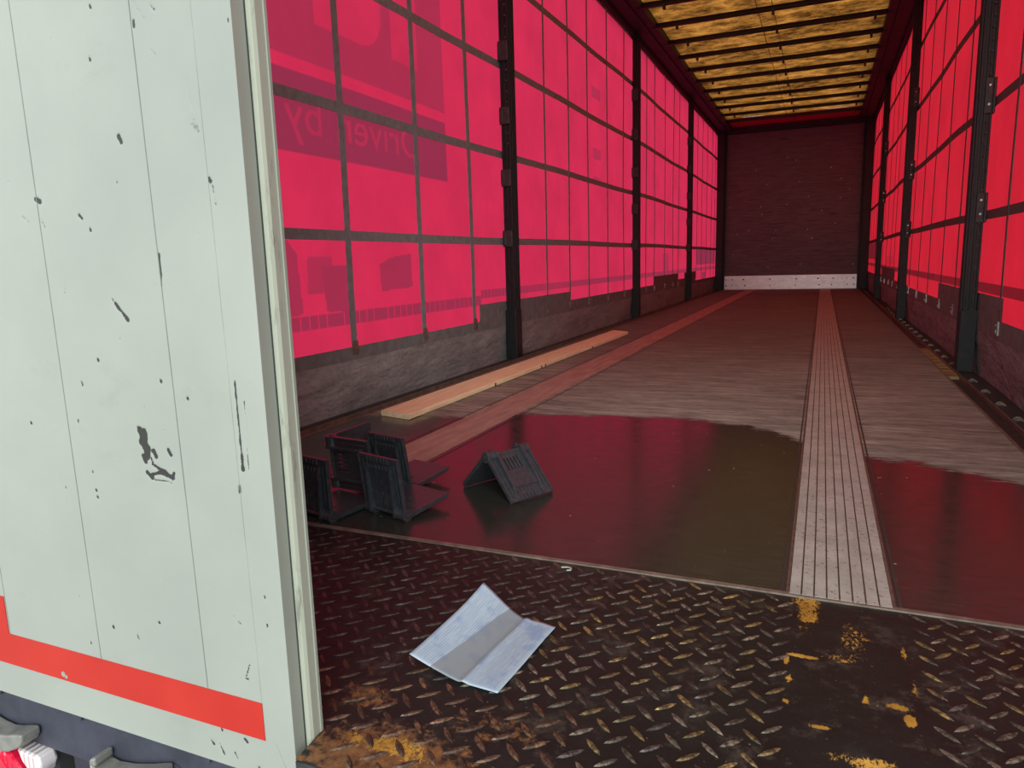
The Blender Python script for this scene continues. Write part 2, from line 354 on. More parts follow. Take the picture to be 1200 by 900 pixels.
for i in range(-28, 28):
    for jx in range(0, 15):
        for s_ in (0, 1):
            cx = (i+.5*s_)*P + .0085; cy = -.02-(jx+.5*s_)*P
            if not(-1.17 < cx < 1.17 and (-.588 if cx < .01 else -.645) < cy < -.018): continue
            wear = vnoise(np.array([cx*9.]), np.array([cy*9.]), 11)[0]
            if .522 < cx < .705: continue
            a = math.radians(44 if s_ else -44); ca, sa = math.cos(a), math.sin(a)
            rr = random.random()
            if cx < .28 and cy < -.46: lz.k = 2
            elif cx < .10 + (cy+.3)*.6: lz.k = 3  # all lozenges darker on the door side of a slanting line
            else: lz.k = 1 if rr < .35 else (0 if rr < .85 else 3)
            k1 = random.uniform(.9, 1.08)
            base = [(p*ca*k1-q*sa*k1+cx, p*sa*k1+q*ca*k1+cy, 0.) for p, q in prof]
            top = [(p*ca*.72-q*sa*.5+cx, p*sa*.72+q*ca*.5+cy, .0019) for p, q in prof]
            lz.add(base+top, [(t_, (t_+1) % 8, 8+(t_+1) % 8, 8+t_) for t_ in range(8)]+[tuple(range(8, 16))])
tag(lz.build('tread_lozenges', [M_LZ, M_LZY, M_LZR, M_LZD], pl, smooth=False), kind='stuff')
sill = MB().box(-1.3, 1.3, -.602, -.0, -.056, -.006).box(-.010, 1.3, -.664, -.602, -.056, -.001)
tag(sill.build('rear_sill', M_BLACK2), kind='structure')

# side rails with lashing slots
def side_rail(s, name, label):
    b = MB(); X = lambda a: s*a
    def bx(xa, xb, y0, y1, z0, z1): b.box(min(X(xa), X(xb)), max(X(xa), X(xb)), y0, y1, z0, z1)
    bx(1.125, 1.30, -.6, YF, -.10, -.018); bx(1.185, 1.25, 0, YF, -.018, -.006)
    o = b.build(name, M_BLACK2); tag(o, label, 'side rail')
    l = MB(); l.box(min(X(1.116), X(1.124)), max(X(1.116), X(1.124)), 0, YF, -.02, .0025)
    tag(l.build('deck_edge_trim', M_LIP, o), 'pale metal deck edge trim')
    l = MB(); l.box(min(X(1.182), X(1.188)), max(X(1.182), X(1.188)), 0, YF, -.02, .000); l.build('rail_lip', M_LIP, o)
    y = .55; n_ = 0
    while y < 7.5:
        if min(abs(y-q) for q in PY) < .09: y += .285; continue
        # raised keyhole loop: two little arches
        for q in (-.015, .015):
            e = MB()
            for t0, t1 in ((0, 1), (1, 2), (2, 3), (3, 4)):
                a0, a1 = math.pi*t0/4, math.pi*t1/4
                e.bar((X(1.213-.012*math.cos(a0)), y+q, -.008+.009*math.sin(a0)), (X(1.213-.012*math.cos(a1)), y+q, -.008+.009*math.sin(a1)), .009, .004, (0, 1, 0))
            if s > 0: e.build('lashing_loop', M_LIP, o)
        if s < 0: MB().box(min(X(1.2), X(1.226)), max(X(1.2), X(1.226)), y-.03, y+.03, -.0062, -.004).build('lashing_slot', M_RUB, o)
        y += .285
    return o
side_rail(-1, 'side_rail', 'black steel deck rail along the left curtain, behind the wooden plank')
sr = side_rail(1, 'side_rail', 'black steel deck rail with lashing loops along the right curtain')
b = MB(); y = 2.665
for L in (.20, .13, .09, .16, .10, .20, .12, .17):
    b.box(1.126, 1.178, y, y+L-.022, -.018, -.004); y += L
tag(b.build('yellow_packing_strip', M_YEL, sr), 'faded yellow paint patches')

# ------------------------------------------------------------------ curtains
VL = [-.3, .10, .66, 1.24, 1.83, 2.40, 3.00, 3.60, 4.106, 4.61, 5.20, 5.78, 6.27, 6.75, 7.18, 7.78, 8.33, 8.72, 9.75, 10.26, 10.76, 11.26, 11.80, 12.2]
VR = [.0, .62, 1.22, 1.80, 2.377, 2.96, 3.557, 4.104, 4.736, 5.335, 5.946, 6.40, 6.97, 7.578, 8.078, 8.69, 9.25, 9.8, 10.35, 10.9, 11.45, 12.0]
hz = lambda y, k, s: (.715 if s < 0 else .745) + .505*k + .007*np.minimum(y, 7.)*(.6+.5*k) + .003*np.sin(y*1.9+k)
# "Driven by" lettering, seen from behind: rasterised from the outline of a font mesh
fc = bpy.data.curves.new('lettering', 'FONT'); fc.body = 'Driven by'; fc.size = .205; fc.space_character = 1.02
fo = bpy.data.objects.new('lettering', fc); COL.objects.link(fo)
dg = bpy.context.evaluated_depsgraph_get(); tm = bpy.data.meshes.new_from_object(fo.evaluated_get(dg)); tm.calc_loop_triangles()
TV = np.array([v.co[:2] for v in tm.vertices]); TT = [tuple(t.vertices) for t in tm.loop_triangles]
bpy.data.objects.remove(fo); bpy.data.meshes.remove(tm); bpy.data.curves.remove(fc)
TV[:, 0] -= TV[:, 0].min(); TW = TV[:, 0].max(); TV[:, 0] *= .945/TW
def f_text(y, z):
    tx = 1.862-y; ty = z-1.098; v = np.zeros_like(y)
    sel = np.where((tx > -.02) & (tx < 1) & (ty > -.06) & (ty < .2)); qx, qy = tx[sel], ty[sel]; r = np.zeros(len(qx))
    for a, b_, c in TT:
        A, B_, C_ = TV[a], TV[b_], TV[c]
        m = (qx >= min(A[0], B_[0], C_[0])-1e-4) & (qx <= max(A[0], B_[0], C_[0])+1e-4)
        if not m.any(): continue
        X_, Y_ = qx[m], qy[m]
        d = (B_[0]-A[0])*(C_[1]-A[1])-(B_[1]-A[1])*(C_[0]-A[0])
        if abs(d) < 1e-12: continue
        u = ((X_-A[0])*(C_[1]-A[1])-(Y_-A[1])*(C_[0]-A[0]))/d; v_ = ((B_[0]-A[0])*(Y_-A[1])-(B_[1]-A[1])*(X_-A[0]))/d
        r[m] = np.maximum(r[m], ((u >= -.01) & (v_ >= -.01) & (u+v_ <= 1.01)).astype(float))
    v[sel] = r; return v
def inpoly(y, z, P_):
    c = np.zeros(y.shape, bool); n_ = len(P_)
    for i in range(n_):
        (a, b_), (c1, d) = P_[i], P_[(i+1) % n_]
        k = ((b_ > z) != (d > z)) & (y < (c1-a)*(z-b_)/(d-b_+1e-12)+a); c ^= k
    return c
def print_near(y, z):
    v = np.zeros_like(y)
    v[(y < 2.155) & (z > 1.022) & (z < 1.318)] = .95
    f = (y < 2.155) & (z > 1.362); v[f] = .62
    # light strokes of the big lettering inside the film
    yc, zc, r = 1.59-.16, 1.515+.16, .16
    big = (y > 1.125) & (y < 1.59) & (z > 1.515) & ~((y > yc) & (z < zc) & (np.hypot(y-yc, z-zc) > r))
    inner = (y > 1.23) & (y < 1.44) & (z > 1.70)
    v[big & ~(inner)] = .12
    v[(y > 1.665) & (y < 1.90) & (z > 1.515) & (z < 2.3)] = .12
    v[(y > .6) & (y < .93) & (z > 1.60)] = .3
    v = np.where(f_text(y, z) > .5, .52, v)
    for P_, k in (([(.975, .49), (.985, .637), (1.137, .635), (1.14, .50)], .6), ([(1.083, .419), (1.07, .60), (1.24, .598), (1.23, .408)], .78),
                  ([(1.484, .482), (1.475, .60), (1.56, .63), (1.747, .649), (1.753, .491)], .72), ([(.74, .40), (.74, .70), (.87, .70), (.925, .65), (.94, .42)], .7)):
        v[inpoly(y, z, P_)] = k
    # segmented reflective tape stuck outside
    t = (z > .358) & (z < .408) & ((y+.02) % .055 > .005); v[t] = np.maximum(v[t], .85)
    return v
def print_far(y, z):
    v = np.zeros_like(y); v[(z > .392) & (z < .44) & ~((y < 4.1) & ((y % .05) < .006))] = .85
    for a, b_, c, d in ((4.77, 5.03, 1.945, 2.037), (4.79, 5.02, 1.45, 1.54), (4.79, 5.01, 1.25, 1.305)): v[(y > a) & (y < b_) & (z > c) & (z < d)] = .55
    v[(y > 10.3) & (y < 12.4) & (z > .485) & (z < .735)] = 1.5
    v[(y > 10.9) & (y < 11.3) & (z < .36)] = 1.2
    v[(y > 7.73) & (y < 8.1) & (z > .44) & (z < .66)] = .5
    return v
def print_right(y, z):
    v = np.zeros_like(y); t = (z > .39) & (z < .437); v[t] = 1.3
    v[(y > 1.3) & t & ((y % .05) < .006)] = .9
    v[(y > 10.6) & (y < 12.45) & (z > .50) & (z < .76)] = 1.6
    v[(y > 7.8) & (y < 8.9) & (z > .45) & (z < .55)] = .3
    return v
def skirt_steps(s):
    return ([(-.6, 2.465, .26), (2.465, 4.105, .358), (4.105, 7.15, .292), (7.15, 8.72, .392), (8.72, 9.2, .31), (9.2, 10.2, .39), (10.2, 12.5, .25)] if s < 0 else
            [(-.6, 2.315, .288), (2.315, 4.185, .386), (4.185, 6.9, .285), (6.9, 7.37, .30), (7.37, 9.2, .42), (9.2, 9.4, .31), (9.4, 10.5, .40), (10.5, 12.5, .29)])
def curtain(s, name, label, mat, V, mstrap):
    X0 = s*XC
    wav = lambda y, z: X0 + s*(.0035*np.sin(y*2.3+z*1.1)+.0022*np.sin(y*5.1-z*2.)) * np.clip((z-.5)*2, 0, 1)
    root = empty(name); tag(root, kind='structure')
    if s < 0:
        A = np.arange(-.6, .6, .1).tolist()+np.arange(.6, 2.52, .006).tolist(); B = np.arange(.22, 2.16, .006).tolist()+np.arange(2.2, 2.80, .06).tolist()
        grid_obj('curtain_canvas', A, B, lambda a, b_: (wav(a, b_), a, b_), [mat], attrs={'print': print_near}, parent=root)
        A2 = sorted(set([A[-1]]+[4.77, 5.03, 4.79, 5.02, 5.01, 7.73, 8.1, 10.3, 12.4, 10.9, 11.3, 12.5]+np.round(np.arange(2.55, 4.1, .05), 3).tolist()+np.round(np.arange(2.556, 4.1, .05), 3).tolist()+np.round(np.arange(4.1, 12.5, .1), 3).tolist()))
        B2 = sorted(set([.2, .36, .392, .44, .485, .66, .735, 1.25, 1.305, 1.45, 1.54, 1.945, 2.037, 2.80]+np.round(np.arange(.5, 2.8, .1), 2).tolist()))
        grid_obj('curtain_canvas', A2, B2, lambda a, b_: (wav(a, b_), a, b_), [mat], face_attrs={'print': print_far}, parent=root)
    else:
        ys = []
        for k in np.arange(-.6, 4.3, .05): ys += [round(k, 3), round(k+.006, 3)]
        A2 = sorted(set(ys+[7.8, 8.9, 10.6, 12.45, 12.5]+np.round(np.arange(4.35, 12.5, .1), 3).tolist()))
        B2 = sorted(set([.2, .36, .39, .437, .45, .50, .55, .76, 2.80]+np.round(np.arange(.6, 2.8, .1), 2).tolist()))
        grid_obj('curtain_canvas', A2, B2, lambda a, b_: (wav(a, b_), a, b_), [mat], face_attrs={'print': print_right}, parent=root)
    off = .006
    for k in range(5):     # horizontal webbing
        yy = np.arange(-.6, 12.51, .06)
        zc = hz(yy, k, s) if k < 4 else np.full_like(yy, 2.765)
        h = .021 if k < 4 else .03
        B = [0, 1]
        me = MB(); n_ = len(yy); vs = []
        for y, z in zip(yy, zc):
            for dz in (-h, h):
                xw = float(wav(np.array(y), np.array(z)))
                vs += [(xw-s*off, y, z+dz), (xw-s*(off-.003), y, z+dz)]
        fs = []
        for i in range(n_-1):
            a = 4*i; fs += [(a, a+4, a+6, a+2), (a+1, a+3, a+7, a+5), (a, a+1, a+5, a+4), (a+2, a+6, a+7, a+3)]
        me.add(vs, fs); me.build('horizontal_strap', mstrap, root)
    for y in V:            # vertical webbing with a metal tensioner tip
        me = MB(); zs = [.27, .35]+[.5+.1*i for i in range(23)]+[2.78]; vs = []; hw = .019 if y < 2.9 and s < 0 else .0125
        for z in zs:
            xw = float(wav(np.array(y), np.array(z)))
            for dy in (-hw, hw): vs += [(xw-s*(off+.004), y+dy, z), (xw-s*(off+.001), y+dy, z)]
        fs = []
        for i in range(len(zs)-1):
            a = 4*i; fs += [(a, a+4, a+6, a+2), (a+1, a+3, a+7, a+5), (a, a+1, a+5, a+4), (a+2, a+6, a+7, a+3)]
        me.add(vs, fs); vs_ = me.build('vertical_strap', mstrap, root)
        if y < 9.4:
            k = MB().box(X0-s*.012-.004, X0-s*.012+.004, y-.017, y+.017, .225, .285)
            kx = X0-s*.018
            k.cyl((kx, y-.008, .268), (kx-s*.004, y-.008, .268), .005).cyl((kx, y+.008, .268), (kx-s*.004, y+.008, .268), .005)
            k.box(min(kx, kx-s*.004), max(kx, kx-s*.004), y-.014, y+.014, .235, .25)
            k.build('strap_tensioner', M_STEEL if y > 3 or s > 0 else M_LIP, vs_)
    # opaque canvas skirt at the foot of the curtain
    def skx(y, z): return X0 - s*(.009) + s*.02*np.clip((.2-z)/.2, 0, 1) + s*.006*np.sin(y*3.1)*np.clip((.3-z)*4, 0, 1)
    grid_obj('curtain_skirt', np.arange(-.6, 12.51, .05), [-.10, -.05, 0, .05, .1, .15, .2, .215], lambda a, b_: (skx(a, b_), a, b_), [M_SKIRT], parent=root)
    for a, b_, z in skirt_steps(s):
        if z > .215:
            mm = MB(); m_ = int((b_-a)/.1)+1
            for i in range(m_):
                ya, yb = a+(b_-a)*i/m_, a+(b_-a)*(i+1)/m_
                xs_ = [skx(q, t_) - s*d for q, t_ in ((ya, .205), (yb, .205), (yb, .3), (ya, .3)) for d in (.0015, 0)]
                zz = (.205, .205, z, z); yy2 = (ya, yb, yb, ya)
                mm.add([(xs_[2*q], yy2[q], zz[q]) for q in range(4)], [(0, 1, 2, 3)])
            mm.build('skirt_hem', M_SEAM, root)
    return root
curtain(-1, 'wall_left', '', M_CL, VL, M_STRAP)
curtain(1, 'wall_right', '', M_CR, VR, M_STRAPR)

# ------------------------------------------------------------------ sliding posts
ORD = ['nearest', 'middle', 'farthest']
def post(s, y, i):
    root = empty('curtain_post', (s*1.225, y, 0))
    side = 'left' if s < 0 else 'right'
    b = MB(); sx = s
    # hollow profile: two flanges and a web, so grooves show
    b.box(-.03, .03, -.040, .040, -.006, ZT)
    for yy in (-.030, -.004, .022): b.box(*(sorted((-sx*.038, -sx*.029))), yy-.005, yy+.005, .02, ZT)
    for xx in (-.024, .0, .024): b.box(xx-.005, xx+.005, -.047, -.039, .34 if s < 0 else .02, ZT)
    p = b.build('post_profile', M_BLACK, root, bevel=.0015)
    MB().box(-.036, .036, -.05, .046, -.006, .30).build('post_foot', M_BLACK, root, bevel=.003)
    if s < 0:
        for z0, z1 in ((.69, .79), (1.05, 1.15), (1.41, 1.51), (1.77, 1.88), (2.15, 2.26)):
            for yy, w_ in ((-.062, .020), (.040, .008)):
                k = MB().box(-.034, .03, yy, yy+w_, z0, z1).box(-.034, -.010, yy-.004, yy+w_, z0+.012, z1-.012)
                k.build('board_pocket', M_BLACK2, root, bevel=.004)
        h = MB()
        for z in [1.3+.06*q for q in range(14)]:
            if i == 0: MB().cyl((.012, -.0455, z), (.012, -.0485, z), .0028, 8).build('rivet', M_STEEL, root)
    else:
        h0 = MB().cyl((.012, -.0395, .3), (.012, -.0480, .3), .0055, 8).build('punched_hole', M_RUB, root)
        for q in range(1, 44):
            h = h0.copy(); COL.objects.link(h); h.location = (0, 0, q*.052)
        for z0, z1 in ((.72, .86), (1.22, 1.38), (1.83, 1.99)):
            k = MB().box(-.006, .026, -.052, -.038, z0, z1).box(.028, .040, -.050, .0, z0, z1)
            kb = k.build('board_bracket', M_BLACK2, root, bevel=.003)
            for z in (z0+.04, z1-.035): MB().cyl((.012, -.051, z), (.012, -.057, z), .0055, 10).build('bolt', M_STEEL, kb)
    lab = {(-1, 0): 'black steel side post nearest on the left, with board pockets, standing behind the plank',
           (-1, 1): 'black steel side post on the left wall, middle of its three',
           (-1, 2): 'black steel side post on the left wall nearest the dark headboard',
           (1, 0): 'black perforated steel post nearest on the right, with shiny bolts',
           (1, 1): 'black steel side post on the right wall, middle of its three',
           (1, 2): 'black steel side post on the right wall nearest the dark headboard'}[(s, i)]
    tag(root, lab, 'post', 'curtain posts along the %s wall' % side)
for s in (-1, 1):
    for i, y in enumerate(PY): post(s, y, i)

# ------------------------------------------------------------------ headboard
hb = MB().box(-1.30, 1.30, YF+.0, YF+.05, -.1, 3.0).build('wall_front', M_FRONT); tag(hb, kind='structure')
tag(MB().box(-1.14, 1.14, YF-.012, YF, .0, .245).build('kick_plate', M_KICK, hb), 'scuffed pale metal kick plate')
for x in (-1.08, -.97, -.75, -.3, .12, .5, .72, .95, 1.06):
    for z in (.07, .18): MB().cyl((x+random.uniform(-.03, .03), YF-.0118, z), (x, YF-.016, z), .011, 8).build('rivet', M_RUB, hb)
for _ in range(26):
    x, z = random.uniform(-1.05, 1.05), random.uniform(.35, 2.3); MB().cyl((x, YF, z), (x, YF-.004, z), .009, 8).build('screw_head', M_STEEL, hb)
for s in (-1, 1):
    c = MB().box(min(s*1.13, s*1.25), max(s*1.13, s*1.262), YF-.13, YF-.001, -.005, 2.8)
    c.box(min(s*1.10, s*1.14), max(s*1.10, s*1.14), YF-.05, YF-.001, -.005, 2.8)
    c.build('corner_post', M_BLACK, hb, bevel=.004)
MB().box(-1.13, 1.13, YF-.10, YF-.001, 2.735, 2.80).build('top_beam', M_BLACK, hb, bevel=.003)
def m_pinkpanel():
    n = NT('maroon_front_cover'); t = n.n('ShaderNodeBsdfTranslucent', {0: (.45, .03, .08, 1)}).outputs[0]
    return n.done(n.n('ShaderNodeMixShader', {0: .35, 1: n.bsdf((.30, .07, .09, 1), .5), 2: t}).outputs[0])
M_PINK = m_pinkpanel()

# ------------------------------------------------------------------ roof
rf = empty('ceiling'); tag(rf, kind='structure')
ZR = 2.86
grid_obj('roof_tarpaulin', np.linspace(-1.02, 1.02, 18), np.arange(-.6, YF-.75, .1), lambda a, b_: (a, b_, ZR+.012*np.abs(np.sin((b_-.11)*math.pi/.6))+.004*np.sin(a*5+b_*2)), [M_ROOF], parent=rf)
MB().box(-1.02, 1.02, YF-.80, YF, ZR, ZR+.012).build('front_cover', M_PINK, rf)
for s in (-1, 1):
    r_ = MB(); x0, x1 = sorted((s*1.02, s*1.27))
    r_.box(x0, x1, -.6, YF, 2.80, 2.98)
    xx = sorted((s*1.235, s*1.30)); r_.box(xx[0], xx[1], -.6, YF, 2.76, 2.98)
    xx = sorted((s*1.10, s*1.112)); r_.box(xx[0], xx[1], -.6, YF, 2.785, 2.80)
    r_.build('roof_rail', M_RAIL, rf, bevel=.003)
for x in (-.115, .02):
    c = MB().cyl((x, -.5, ZR-.008), (x+.03, YF-.8, ZR-.008), .0035, 6)
    c.build('roof_cord', M_DFRAME, rf)
BY = [5.49+.612*k for k in range(-3, 11)]
words = ['first', 'second', 'third', 'fourth', 'fifth', 'sixth', 'seventh', 'eighth', 'ninth', 'tenth', 'eleventh']
bow0 = empty('roof_bow', (0, BY[0], 0))
b = MB().box(-1.06, 1.06, -.022, .022, 2.792, 2.828); b.box(-1.06, 1.06, -.030, .030, 2.826, 2.832); b.build('crossbar', M_BLACK, bow0, bevel=.002)
for x in (-.82, .046, .915):
    k = MB().box(x-.011, x+.011, -.028, .02, 2.758, 2.800); k.build('hinge_block', M_RAIL, bow0, bevel=.002)
for i, y in enumerate(BY):
    o = bow0 if i == 0 else copy_tree(bow0)
    o.location = (0, y, 0)
    if i < 3: tag(o, 'black roof bow under the tarpaulin, above the top edge of the photo', 'roof bow', 'roof bows under the tarpaulin')
    elif i == 13: tag(o, 'black roof bow across the amber tarpaulin, last one before the dark headboard', 'roof bow', 'roof bows under the tarpaulin')
    else: tag(o, 'black roof bow across the amber tarpaulin, %s from the top of the photo' % words[i-3], 'roof bow', 'roof bows under the tarpaulin')

# ------------------------------------------------------------------ rear frame (out of the photo on the right)
tag(MB().box(1.20, 1.31, -.66, -.52, -.09, 2.95).box(-1.31, -1.20, -.60, -.50, -.09, 2.95).box(-1.31, 1.31, -.60, -.50, 2.82, 2.98).build('rear_frame', M_DFRAME, bevel=.004), kind='structure')

# ------------------------------------------------------------------ left rear door (closed)
YD = -.644; XE = -.028; ZB = -.058; ZD = 2.74
def scuff(x, z):
    v = np.zeros_like(x); nz = vnoise(x*260, z*260, 4); nz2 = vnoise(x*90, z*90, 9)
    def L(a, b_, c, d, w_, k=1.):
        nonlocal v
        q, t = seg_d(x, z, a, b_, c, d); v = np.maximum(v, np.clip(1.4-q/(w_*(.55+.9*nz2)), 0, 1)*k)
    L(-.254, .555, -.235, .534, .0028); L(-.258, .56, -.254, .555, .0014, .8)
    L(-.170, .612, -.171, .575, .0022, .8); L(-.182, .575, -.155, .575, .0007, .6)
    L(-.236, .394, -.229, .36, .0055, 1.2); L(-.230, .393, -.228, .372, .005, 1.1); L(-.238, .378, -.226, .372, .005, 1.); L(-.236, .36, -.232, .352, .004, .9)
    L(-.216, .368, -.213, .361, .0032); L(-.19, .371, -.186, .365, .0026); L(-.222, .350, -.205, .343, .0022, .9); L(-.222, .358, -.219, .350, .0016, .8)
    L(-.232, .338, -.224, .332, .004); L(-.224, .336, -.205, .340, .0026); L(-.205, .340, -.188, .335, .0045); L(-.188, .335, -.185, .341, .003); L(-.222, .330, -.19, .328, .0014, .8)
    L(-.070, .463, -.070, .355, .0020, .85); L(-.0695, .375, -.070, .356, .0032, 1.); L(-.059, .44, -.061, .358, .0009, .7)
    L(-.078, .335, -.0785, .328, .0022); L(-.214, .751, -.211, .744, .0035, 1.1); L(-.377, .688, -.369, .684, .004, .9); L(-.370, .66, -.366, .652, .002, .6); L(-.407, .668, -.396, .660, .0014, .8)
    L(-.299, .664, -.294, .660, .002, .9); L(-.080, .694, -.078, .69, .0022, 1.); L(-.077, .69, -.073, .664, .003, .5); L(-.094, .755, -.089, .745, .006, .46); L(-.10, .80, -.095, .77, .002, .4)
    L(-.170, .872, -.170, .865, .0018, 1.); L(-.170, .895, -.15, .868, .0008, .6); L(-.142, .884, -.136, .878, .002, .55); L(-.148, .838, -.142, .833, .0015, .6)
    L(-.334, .592, -.346, .567, .0009, .6); L(-.335, .452, -.333, .447, .002); L(-.351, .40, -.352, .396, .0012)
    for a, b_ in ((-.237, .898), (-.248, .842), (-.243, .129), (-.055, .197), (-.055, .160), (-.10, .155), (-.387, .071), (-.395, .302), (-.033, .853), (-.298, .483), (-.335, .105), (-.283, .647), (-.226, .70), (-.19, .46), (-.148, .44), (-.45, .39), (-.336, .33), (-.334, .305), (-.333, .295)):
        L(a, b_, a+.001, b_-.002, .0019, .95)
    L(-.288, .101, -.286, .095, .0014, .9); L(-.096, .083, -.090, .098, .0014, 1.); L(-.098, .079, -.095, .078, .0028, .9)
    for a, b_, c, d in ((-.15, .0, -.148, -.008), (-.17, -.028, -.166, -.032), (-.155, -.030, -.148, -.044), (-.13, -.035, -.126, -.042), (-.09, -.046, -.085, -.05), (-.11, -.01, -.106, -.014)): L(a, b_, c, d, .0022, .8)
    q = vnoise(x*40, z*40, 21); v = np.maximum(v, np.clip((vnoise(x*420, z*420, 8)-.93)*12, 0, 1)*(q > .62)*.7)
    return v
DX = np.concatenate([np.arange(-1.238, -.60, .04), np.arange(-.60, XE, .0022), [XE]])
DZ = np.concatenate([np.arange(ZB, .96, .0022), np.arange(1., ZD, .1), [ZD]])
door = empty('door_1'); tag(door, 'white left rear door, closed, with a red stripe low down', None, None, 'structure')
grid_obj('door_skin', DX, DZ, lambda a, b_: (a, YD, b_), [M_DOOR], attrs={'scuff': scuff}, parent=door)
MB().box(-1.24, XE-.0005, YD+.0006, -.604, ZB, ZD).build('door_panel', M_DFRAME, door, bevel=.0)
MB().box(XE, XE+.0005, YD, -.604, ZB, ZD).build('door_edge', M_DFRAME, door)
sp_ = MB(); sp_.prism([(-.034, -.6235), (-.020, -.6235), (-.0175, -.619), (-.0175, -.606), (-.0165, -.6055), (-.0165, -.6025), (-.034, -.6025)], -.046, ZD, lambda p, q, t: (p, q, t))
sp_.build('edge_profile', M_SEAL, door, bevel=.001)
MB().box(-.0175, -.0158, -.6062, -.6022, -.046, ZD).build('bright_edge', M_DFRAME, door)
MB().box(-.0285, -.0262, -.6248, -.6228, -.05, ZD).build('gasket', M_RUB, door)
MB().box(-1.236, -.0745, YD-.0012, YD-.0001, .0095, .0615).build('red_tape', M_TAPE, door).location.z = -.0125
MB().box(-.62, -.5735, YD-.0012, YD-.0001, .049, .11).build('red_tape', M_TAPE, door)
M_GR = m_simple('grey_joint_line', srgb(112, 118, 112), .6)
for x0 in (-.37, -.167, -.572, -.772):
    MB().bar((x0+.001, YD+.0003, .049), (x0-.008, YD+.0003, .97), .0013, .0012, (0, 1, 0)).bar((x0-.008, YD+.0003, .97), (x0-.012, YD+.0003, 2.7), .0013, .0012, (0, 1, 0)).build('panel_seam', M_GR, door)
MB().bar((-.0750, YD+.0003, .049), (-.083, YD+.0003, .86), .0007, .0012, (0, 1, 0)).bar((-.083, YD+.0003, .86), (-.083, YD+.0003, 2.7), .0007, .0012, (0, 1, 0)).build('frame_seam', m_simple('faint_joint_line', srgb(140, 148, 140), .6), door)
mt = MB().bar((-.059, YD-.0003, -.003), (-.034, YD-.0003, ZB), .001, .001, (0, 1, 0)); mt.build('mitre_joint', M_SEAL, door)
ch = MB()
for x, z, r in ((-.456, .007, .0042), (-.450, .004, .003)): ch.cyl((x, YD-.0020, z), (x, YD-.001, z), r, 9)
ch.build('chipped_spot', M_DFRAME, door)
cr = MB().box(XE-.006, XE+.004, YD+.004, YD+.018, ZB-.002, -.02); 

# beam, cast hooks and lamp under the door
bm_ = MB().box(-1.30, 1.30, -.60, -.50, -.184, -.06); bm_.box(-1.3, 1.3, -.607, -.59, -.075, -.062)
beam = bm_.build('chassis_beam', M_BEAM, bevel=.003); tag(beam, kind='structure')
for x in (-.70, -.50, -.23, -.05, .3): MB().cyl((x, -.60, -.098), (x, -.606, -.098), .009, 12).build('bolt', M_BEAM, beam)
MB().box(-.585, .9, -.57, -.50, -.34, -.186).build('lower_panel', M_BEAM, beam, bevel=.004)
def hook(pts, ws, name_label, tip):
    root = empty('door_hook', (pts[0][0], -.60, pts[0][1]))
    b = MB(); n_ = len(pts); vs = []
    for (x, z), w_ in zip(pts, ws):
        for dy in (-.035, -.003):
            for s_ in (-1, 1): vs.append((x-pts[0][0], dy, z+s_*w_/2-pts[0][1]))
    fs = []
    for i in range(n_-1):
        a = 4*i; fs += [(a, a+4, a+5, a+1), (a+2, a+3, a+7, a+6), (a+1, a+5, a+7, a+3), (a, a+2, a+6, a+4)]
    fs += [(0, 1, 3, 2), (4*n_-4, 4*n_-2, 4*n_-1, 4*n_-3)]
    b.add(vs, fs); b.build('hook_arm', M_CAST, root, bevel=.003, smooth=False)
    MB().cyl((0, -.002, 0), (0, -.0, 0), .02, 14).build('hook_mount', M_BEAM, root)
    tag(root, name_label, 'hook', 'cast hooks under the door')
hook([(-.80, -.150), (-.76, -.158), (-.72, -.164), (-.69, -.168), (-.665, -.170), (-.645, -.166), (-.625, -.158), (-.612, -.153), (-.604, -.147)], [.05, .045, .034, .030, .031, .030, .026, .022, .012], 'grey cast hook under the door, above the red lamp', 0)
hook([(-.30, -.150), (-.34, -.158), (-.38, -.164), (-.415, -.165), (-.436, -.160), (-.444, -.151), (-.440, -.143), (-.430, -.141)], [.05, .04, .030, .022, .018, .014, .012, .014], 'grey curled cast hook under the door, right of the red lamp', 1)
lamp = empty('tail_lamp', (-.70, -.59, -.22))
MB().box(-.12, .10, .0, .05, -.09, .034).build('lamp_housing', M_RUB, lamp, bevel=.006)
k = MB(); k.prism([(-.12, -.08), (.075, -.08), (.072, -.03), (.05, .0), (.03, .018), (-.02, .032), (-.12, .034)], -.032, .002, lambda p, q, t: (p, t, q)); k.build('red_lens', M_LENS, lamp, bevel=.006)
k = MB()
k.prism([(-.03, .034), (-.012, .034), (.076, -.07), (.060, -.07)], -.036, -.030, lambda p, q, t: (p, t, q)); k.build('lens_rib', M_LENS, lamp, bevel=.002)
k = MB(); k.prism([(.05, .034), (.104, .032), (.108, .012), (.100, -.008), (.078, -.006), (.06, .012)], -.030, .002, lambda p, q, t: (p, t, q)); k.build('clear_lens', M_CLEAR, lamp, bevel=.005)
tag(lamp, 'red and clear vehicle lamp under the white door', 'lamp')
MB().box(-.12, .1, .05, .12, -.02, .033).build('lamp_bracket', M_RUB, lamp)

